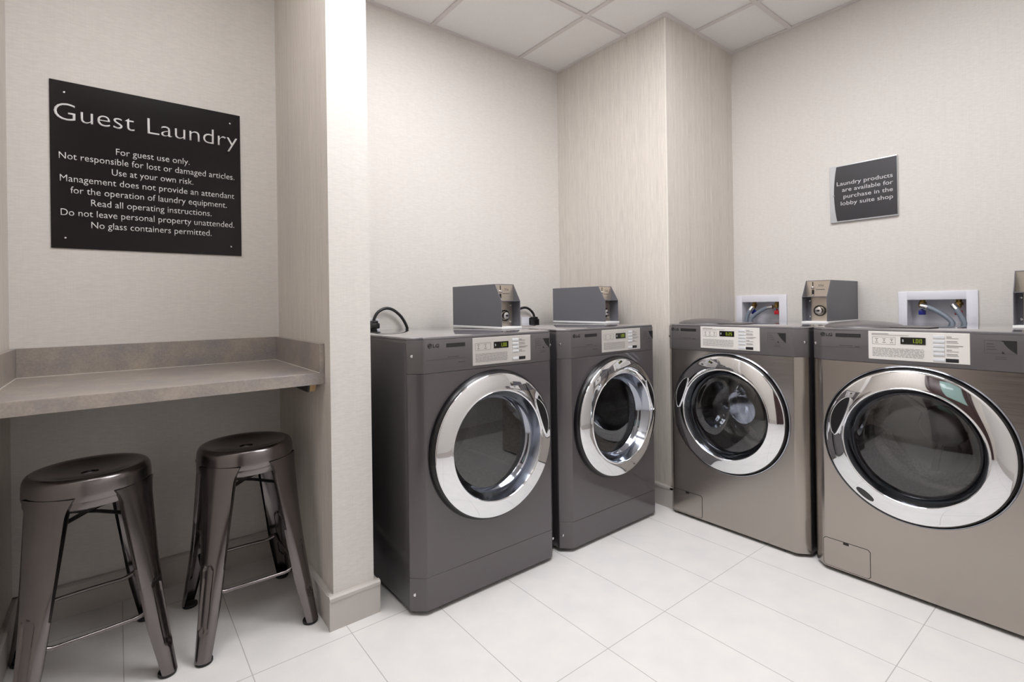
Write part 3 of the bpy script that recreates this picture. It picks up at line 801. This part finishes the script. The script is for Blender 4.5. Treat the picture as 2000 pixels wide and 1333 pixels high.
def power_cord(label, px, cord, zt, group='dryer cords'):
    """px: plug centre x; zt: top of the plug; cord points in world"""
    root = thing('power_cord', label, 'power cord', (px, YB, zt), 0, group)
    p = MB(); o = Vector((px, YB, zt))
    p.box(-0.021, 0.021, -0.058, -0.009, -0.040, -0.012, 0.006, 2); p.box(-0.015, 0.015, -0.052, -0.012, -0.016, 0.0, 0.005, 2); p.box(-0.024, 0.024, -0.016, -0.0075, -0.045, -0.006, 0.003, 2)
    p.build('plug', M['black'], root)
    MB().tube([Vector(c) - o for c in cord], 0.0075, 12, 8).build('cable', M['cord'], root, angle=60)
    return root
def wall_socket(label, x0, x1, z0, z1, group='dryer wall sockets'):
    root = thing('wall_socket', label, 'wall socket', ((x0 + x1) / 2, YB, z0), 0, group)
    w = (x1 - x0) / 2
    MB().box(-w, w, -0.007, 0, 0, z1 - z0, 0.003).build('cover_plate', M['white_plastic'], root)
    q = MB(); q.cyl((0, -0.007, (z1 - z0) * 0.45), 0.026, 0.0016, 'y', 32); q.build('socket_face', M['white_plate'], root)
    return root
wall_socket('white wall socket behind the dryer nearest the partition', 0.163, 0.240, 0.925, 1.036)
wall_socket('white wall socket behind the corner dryer', 1.172, 1.262, 0.910, 1.016)
power_cord('thick black cord looping over the dryer nearest the partition', 0.200, [(0.200, YB - 0.032, 1.012), (0.201, YB - 0.032, 1.035), (0.221, YB - 0.030, 1.066), (0.258, YB - 0.030, 1.085), (0.296, YB - 0.030, 1.081), (0.331, YB - 0.030, 1.058), (0.356, YB - 0.032, 1.029), (0.376, YB - 0.036, 0.987), (0.388, YB - 0.040, 0.93), (0.390, YB - 0.042, 0.87)], 1.026)
power_cord('thick black cord seen between the two coin boxes, behind the corner dryer', 1.253, [(1.252, YB - 0.032, 1.004), (1.251, YB - 0.032, 1.025), (1.236, YB - 0.030, 1.050), (1.200, YB - 0.030, 1.073), (1.160, YB - 0.030, 1.075), (1.118, YB - 0.030, 1.058), (1.085, YB - 0.032, 1.025), (1.065, YB - 0.038, 0.98), (1.060, YB - 0.042, 0.92), (1.060, YB - 0.042, 0.86)], 1.018)

# ------------------------------------------------------------------ counter shelf in the alcove
cn = thing('counter_shelf', 'mottled taupe laminate counter shelf spanning the alcove above the stools', 'counter', (XL, YB, 0.827))
zt = 0.0395; cw = PX0 - XL; cd = YB - 0.205
MB().box(0.001, cw - 0.001, -cd, -0.001, 0, zt, 0.0008, 1).build('countertop', M['laminate'], cn)
MB().box(0.017, cw - 0.017, -0.017, -0.001, zt, 0.141, 0.0008, 1).build('backsplash', M['laminate'], cn)
MB().box(cw - 0.017, cw - 0.001, -cd, -0.001, zt, 0.141, 0.0008, 1).build('side_splash', M['laminate'], cn)
MB().box(0.001, 0.017, -cd, -0.001, zt, 0.141, 0.0008, 1).build('side_splash', M['laminate'], cn)
ck = MB()
ck.box(0.017, cw - 0.017, -0.0195, -0.017, zt, zt + 0.0015); ck.box(cw - 0.0195, cw - 0.017, -cd + 0.002, -0.0195, zt, zt + 0.0015); ck.box(0.017, 0.0195, -cd + 0.002, -0.0195, zt, zt + 0.0015)
ck.build('caulk_line', M['guard'], cn, smooth=False)
cl = MB(); cl.prism([(-cd + 0.035, 0.0), (-cd + 0.050, -0.030), (-0.002, -0.030), (-0.002, 0.0)], cw - 0.038, cw - 0.019, 'x', 0.001, 1); cl.build('support_cleat', M['wood'], cn)
cl = MB(); cl.prism([(-cd + 0.045, 0.0), (-cd + 0.052, -0.031), (-0.002, -0.031), (-0.002, 0.0)], cw - 0.046, cw - 0.038, 'x', 0.001, 1); cl.build('cleat_bracket', M['black'], cn)

# ------------------------------------------------------------------ metal stools
def make_stool(label, loc, rz):
    root = thing('metal_stool', label, 'stool', loc, rz, 'metal stools under the counter')
    hs = 0.620; R = 0.1525
    # seat: dished disc with an oval hand slot, rolled edge, skirt and a set-back lower band
    n = 72
    def ell(t): return (0.022 * math.cos(t), 0.020 * math.sin(t))
    prof = [(0.0, hs - 0.017), (0.10, hs - 0.0165), (0.25, hs - 0.015), (0.5, hs - 0.010), (0.70, hs - 0.0035), (0.80, hs - 0.0006), (0.86, hs), (0.90, hs - 0.0012), (0.94, hs - 0.0045), (0.97, hs - 0.0105), (0.99, hs - 0.019), (1.0, hs - 0.029)]
    rows = []
    for u, z in [(0.0, hs - 0.024)] + prof:
        row = []
        for k in range(n):
            t = 2 * PI * k / n; ex, ey = ell(t); cxr, cyr = R * math.cos(t), R * math.sin(t)
            row.append((ex + (cxr - ex) * u, ey + (cyr - ey) * u, z))
        rows.append(row)
    for z, rr in ((hs - 0.045, R + 0.0005), (hs - 0.062, R + 0.001), (hs - 0.0635, R + 0.0002), (hs - 0.064, R - 0.0035), (hs - 0.045, R - 0.004), (hs - 0.028, R - 0.005)):
        rows.append([(rr * math.cos(2 * PI * k / n), rr * math.sin(2 * PI * k / n), z) for k in range(n)])
    s = MB(); s.grid(rows, close_u=True)
    seat = s.build('seat', M['gun'], root, angle=50)
    rim = MB()
    rim.grid([[(rr * math.cos(2 * PI * k / n), rr * math.sin(2 * PI * k / n), z) for k in range(n)] for rr, z in ((R - 0.0025, hs - 0.058), (R - 0.0018, hs - 0.066), (R - 0.0018, hs - 0.083), (R - 0.003, hs - 0.0845), (R - 0.0045, hs - 0.083), (R - 0.0045, hs - 0.058))], close_u=True)
    rim.build('lower_band', M['gun'], root, angle=50)
    FX, FY = 0.169, 0.200
    ztop, zbot = hs - 0.050, 0.010
    def apex(sx, sy, t):
        d0 = Vector((sx * 0.985, sy)).normalized() * (R + 0.0028); d1 = Vector((sx * (FX + 0.008), sy * (FY + 0.008)))
        return d0 + (d1 - d0) * t ** 1.12
    for sx, sy in ((-1, -1), (1, -1), (1, 1), (-1, 1)):
        dv = Vector((sx, sy)).normalized(); th0 = math.atan2(dv.y, dv.x)
        rows = []; nv = 72; nu = 25
        for i in range(nv + 1):
            t = i / nv; z = ztop + (zbot - ztop) * t
            half = 0.0335 * (1 - t) ** 1.05 + 0.0255 + 0.014 * max(0.0, 1 - t / 0.10) ** 2
            rr = max(0.154 * (1 - t) ** 3.0 + 0.0265 + 0.022 * (1 - t), half / 0.97)
            ph = math.asin(min(0.97, half / rr))
            a = apex(sx, sy, t); c = a - dv * rr
            outer, inner = [], []
            for j in range(nu):
                v = j / (nu - 1) * 2 - 1
                # pressed groove on the outside of the lower leg
                zc_, zh = 0.186, 0.080
                dz = (abs(z - zc_) - zh) / 0.012
                wv = 0.44 * math.sqrt(max(0.0, 1 - max(0.0, dz) ** 2)) if dz < 1 else 0.0
                g = max(0.0, min(1.0, (wv - abs(v)) / 0.13)) if wv > 0 else 0.0
                g = g * g * (3 - 2 * g)
                off = -0.006 * g
                ang = th0 + ph * v
                outer.append((c.x + (rr + off) * math.cos(ang), c.y + (rr + off) * math.sin(ang), z))
                inner.append((c.x + (rr + off - 0.002) * math.cos(ang), c.y + (rr + off - 0.002) * math.sin(ang), z))
            # side flanges turned in towards the seat axis
            fl = 0.012 * (1 - t) + 0.004
            e0, e1 = Vector(outer[0]), Vector(outer[-1])
            inw = Vector((-dv.x, -dv.y, 0))
            rows.append([tuple(e0 + inw * fl)] + outer + [tuple(e1 + inw * fl)] + [tuple(Vector(inner[-1]) + inw * fl)] + inner[::-1] + [tuple(Vector(inner[0]) + inw * fl)])
        lg = MB(); lg.grid(rows, close_u=True, cap=True)
        leg = lg.build('leg', M['gun'], root, angle=40)
        a = apex(sx, sy, 1.0); c = a - dv * 0.0262
        ft = MB(); ft.cyl((c.x, c.y, 0.006), 0.0242, 0.012, 'z', 28, 0.003); ft.build('rubber_foot', M['rubber'], leg)
    # crossed flat braces under the seat
    for s_ in (1, -1):
        br = MB()
        q = 0.116
        pts = [(-q, -q * s_, hs - 0.146), (-0.02, -0.02 * s_, hs - 0.136), (0.02, 0.02 * s_, hs - 0.136), (q, q * s_, hs - 0.146)]
        dd = Vector((1, s_, 0)).normalized(); nn = Vector((-dd.y, dd.x, 0))
        zo = 0.002 * s_
        rws = []
        for p in pts:
            p = Vector(p) + Vector((0, 0, zo))
            rws.append([p + nn * 0.010 + Vector((0, 0, 0.0015)), p - nn * 0.010 + Vector((0, 0, 0.0015)), p - nn * 0.010 - Vector((0, 0, 0.0015)), p + nn * 0.010 - Vector((0, 0, 0.0015))])
        br.grid(rws, close_u=True, cap=True)
        br.build('cross_brace', M['black'], root)
    # four bowed foot rails
    t = (ztop - 0.185) / (ztop - zbot)
    a = apex(1, 1, t); ax, ay = a.x - 0.026, a.y - 0.026
    for k, (p, q_, bow) in enumerate((((-ax, -ay), (ax, -ay), (0, -1)), ((ax, -ay), (ax, ay), (1, 0)), ((ax, ay), (-ax, ay), (0, 1)), ((-ax, ay), (-ax, -ay), (-1, 0)))):
        pts = []
        for i in range(9):
            u = i / 8; w_ = math.sin(PI * u); e_ = 1 - min(1, min(u, 1 - u) / 0.12)
            pts.append((p[0] + (q_[0] - p[0]) * u + bow[0] * 0.006 * w_, p[1] + (q_[1] - p[1]) * u + bow[1] * 0.006 * w_, 0.193 - 0.012 * (1 - e_)))
        rl = MB(); rl.tube(pts, [0.009, 0.0062] + [0.0055] * 5 + [0.0062, 0.009], 12, 4)
        rl.build('foot_rail', M['gun'], root, angle=60)
    return root
make_stool('gunmetal stool by the partition, further from the photo\'s left edge', (-0.444, 0.428, 0), 0.0)
make_stool('gunmetal stool nearer the left wall, one front leg running out of the photo', (-0.873, 0.427, 0), math.radians(6))

# ------------------------------------------------------------------ signs
YS = YB - 0.005
sg = thing('wall_sign', 'large black square sign headed Guest Laundry on the alcove wall', 'sign', (-0.9845, YB, 1.3215))
MB().box(0, 0.6045, -0.005, 0, 0, 0.603, 0.0006, 1).build('sign_board', M['sign_black'], sg)
ox, oz = -0.9845, 1.3215
for s_, x0, x1 in (('Guest', -0.973, -0.743), ('Laundry', -0.7025, -0.391)):
    h = MB(); text_mb(h, s_, x0 - ox, x1 - ox, 1.7835 - oz, y=-0.005, th=0.0012, cap=0.066, bold=-0.011); h.build('heading_word', M['letters'], sg, smooth=False)
for s_, x0, x1, z in (('For guest use only.', -0.800, -0.565, 1.6835), ('Not responsible for lost or damaged articles.', -0.961, -0.404, 1.6445), ('Use at your own risk.', -0.813, -0.553, 1.604),
                      ('Management does not provide an attendant', -0.959, -0.405, 1.5635), ('for the operation of laundry equipment.', -0.931, -0.434, 1.5225), ('Read all operating instructions.', -0.874, -0.490, 1.4815),
                      ('Do not leave personal property unattended.', -0.958, -0.407, 1.4405), ('No glass containers permitted.', -0.874, -0.491, 1.3995)):
    t = MB(); text_mb(t, s_, x0 - ox, x1 - ox, z - oz, y=-0.005, th=0.0006, cap=0.0255, bold=-0.004); t.build('text_line', M['letters'], sg, smooth=False)
for x, z in ((-0.945, 1.884), (-0.418, 1.883), (-0.946, 1.359), (-0.419, 1.359)):
    MB().cyl((x - ox, -0.0055, z - oz), 0.0032, 0.002, 'y', 14, 0.0005).build('screw', M['screw'], sg)

s2 = thing('wall_sign', 'small dark sign in a silver holder about laundry products, on the right wall', 'sign', (XR, -0.543, 1.504), -PI / 2)
sw, sh = 0.294, 0.297          # local x runs along world -y
MB().box(0, sw, -0.015, 0, 0, sh, 0.0015, 2).build('sign_holder', M['sign_silver'], s2)
cv = []
for i in range(17):
    u = i / 16; cv.append((0.020 + 0.013 * (2 * u - 1) ** 2, 0.006 + u * (sh - 0.012)))
pn = MB(); pn.prism(cv + [(sw - 0.001, sh - 0.006), (sw - 0.001, 0.006)], -0.0165, -0.0148, 'y'); pn.build('sign_panel', M['sign_slate'], s2, smooth=False)
for s_, y0, y1, z in (('Laundry products', -0.577, -0.819, 1.6945), ('are available for', -0.601, -0.820, 1.6605), ('purchase in the', -0.607, -0.819, 1.6255), ('lobby suite shop', -0.594, -0.819, 1.590)):
    t = MB(); text_mb(t, s_, -0.543 - y0, -0.543 - y1, z - 1.504, y=-0.0165, th=0.0006, cap=0.0215, bold=0.0); t.build('text_line', M['letters_grey'], s2, smooth=False)
MB().box(-0.003, 0.006, -0.018, -0.010, 0.140, 0.145, 0.001, 1, Matrix.Rotation(0.12, 4, 'Y')).build('holder_clip', M['screw'], s2)
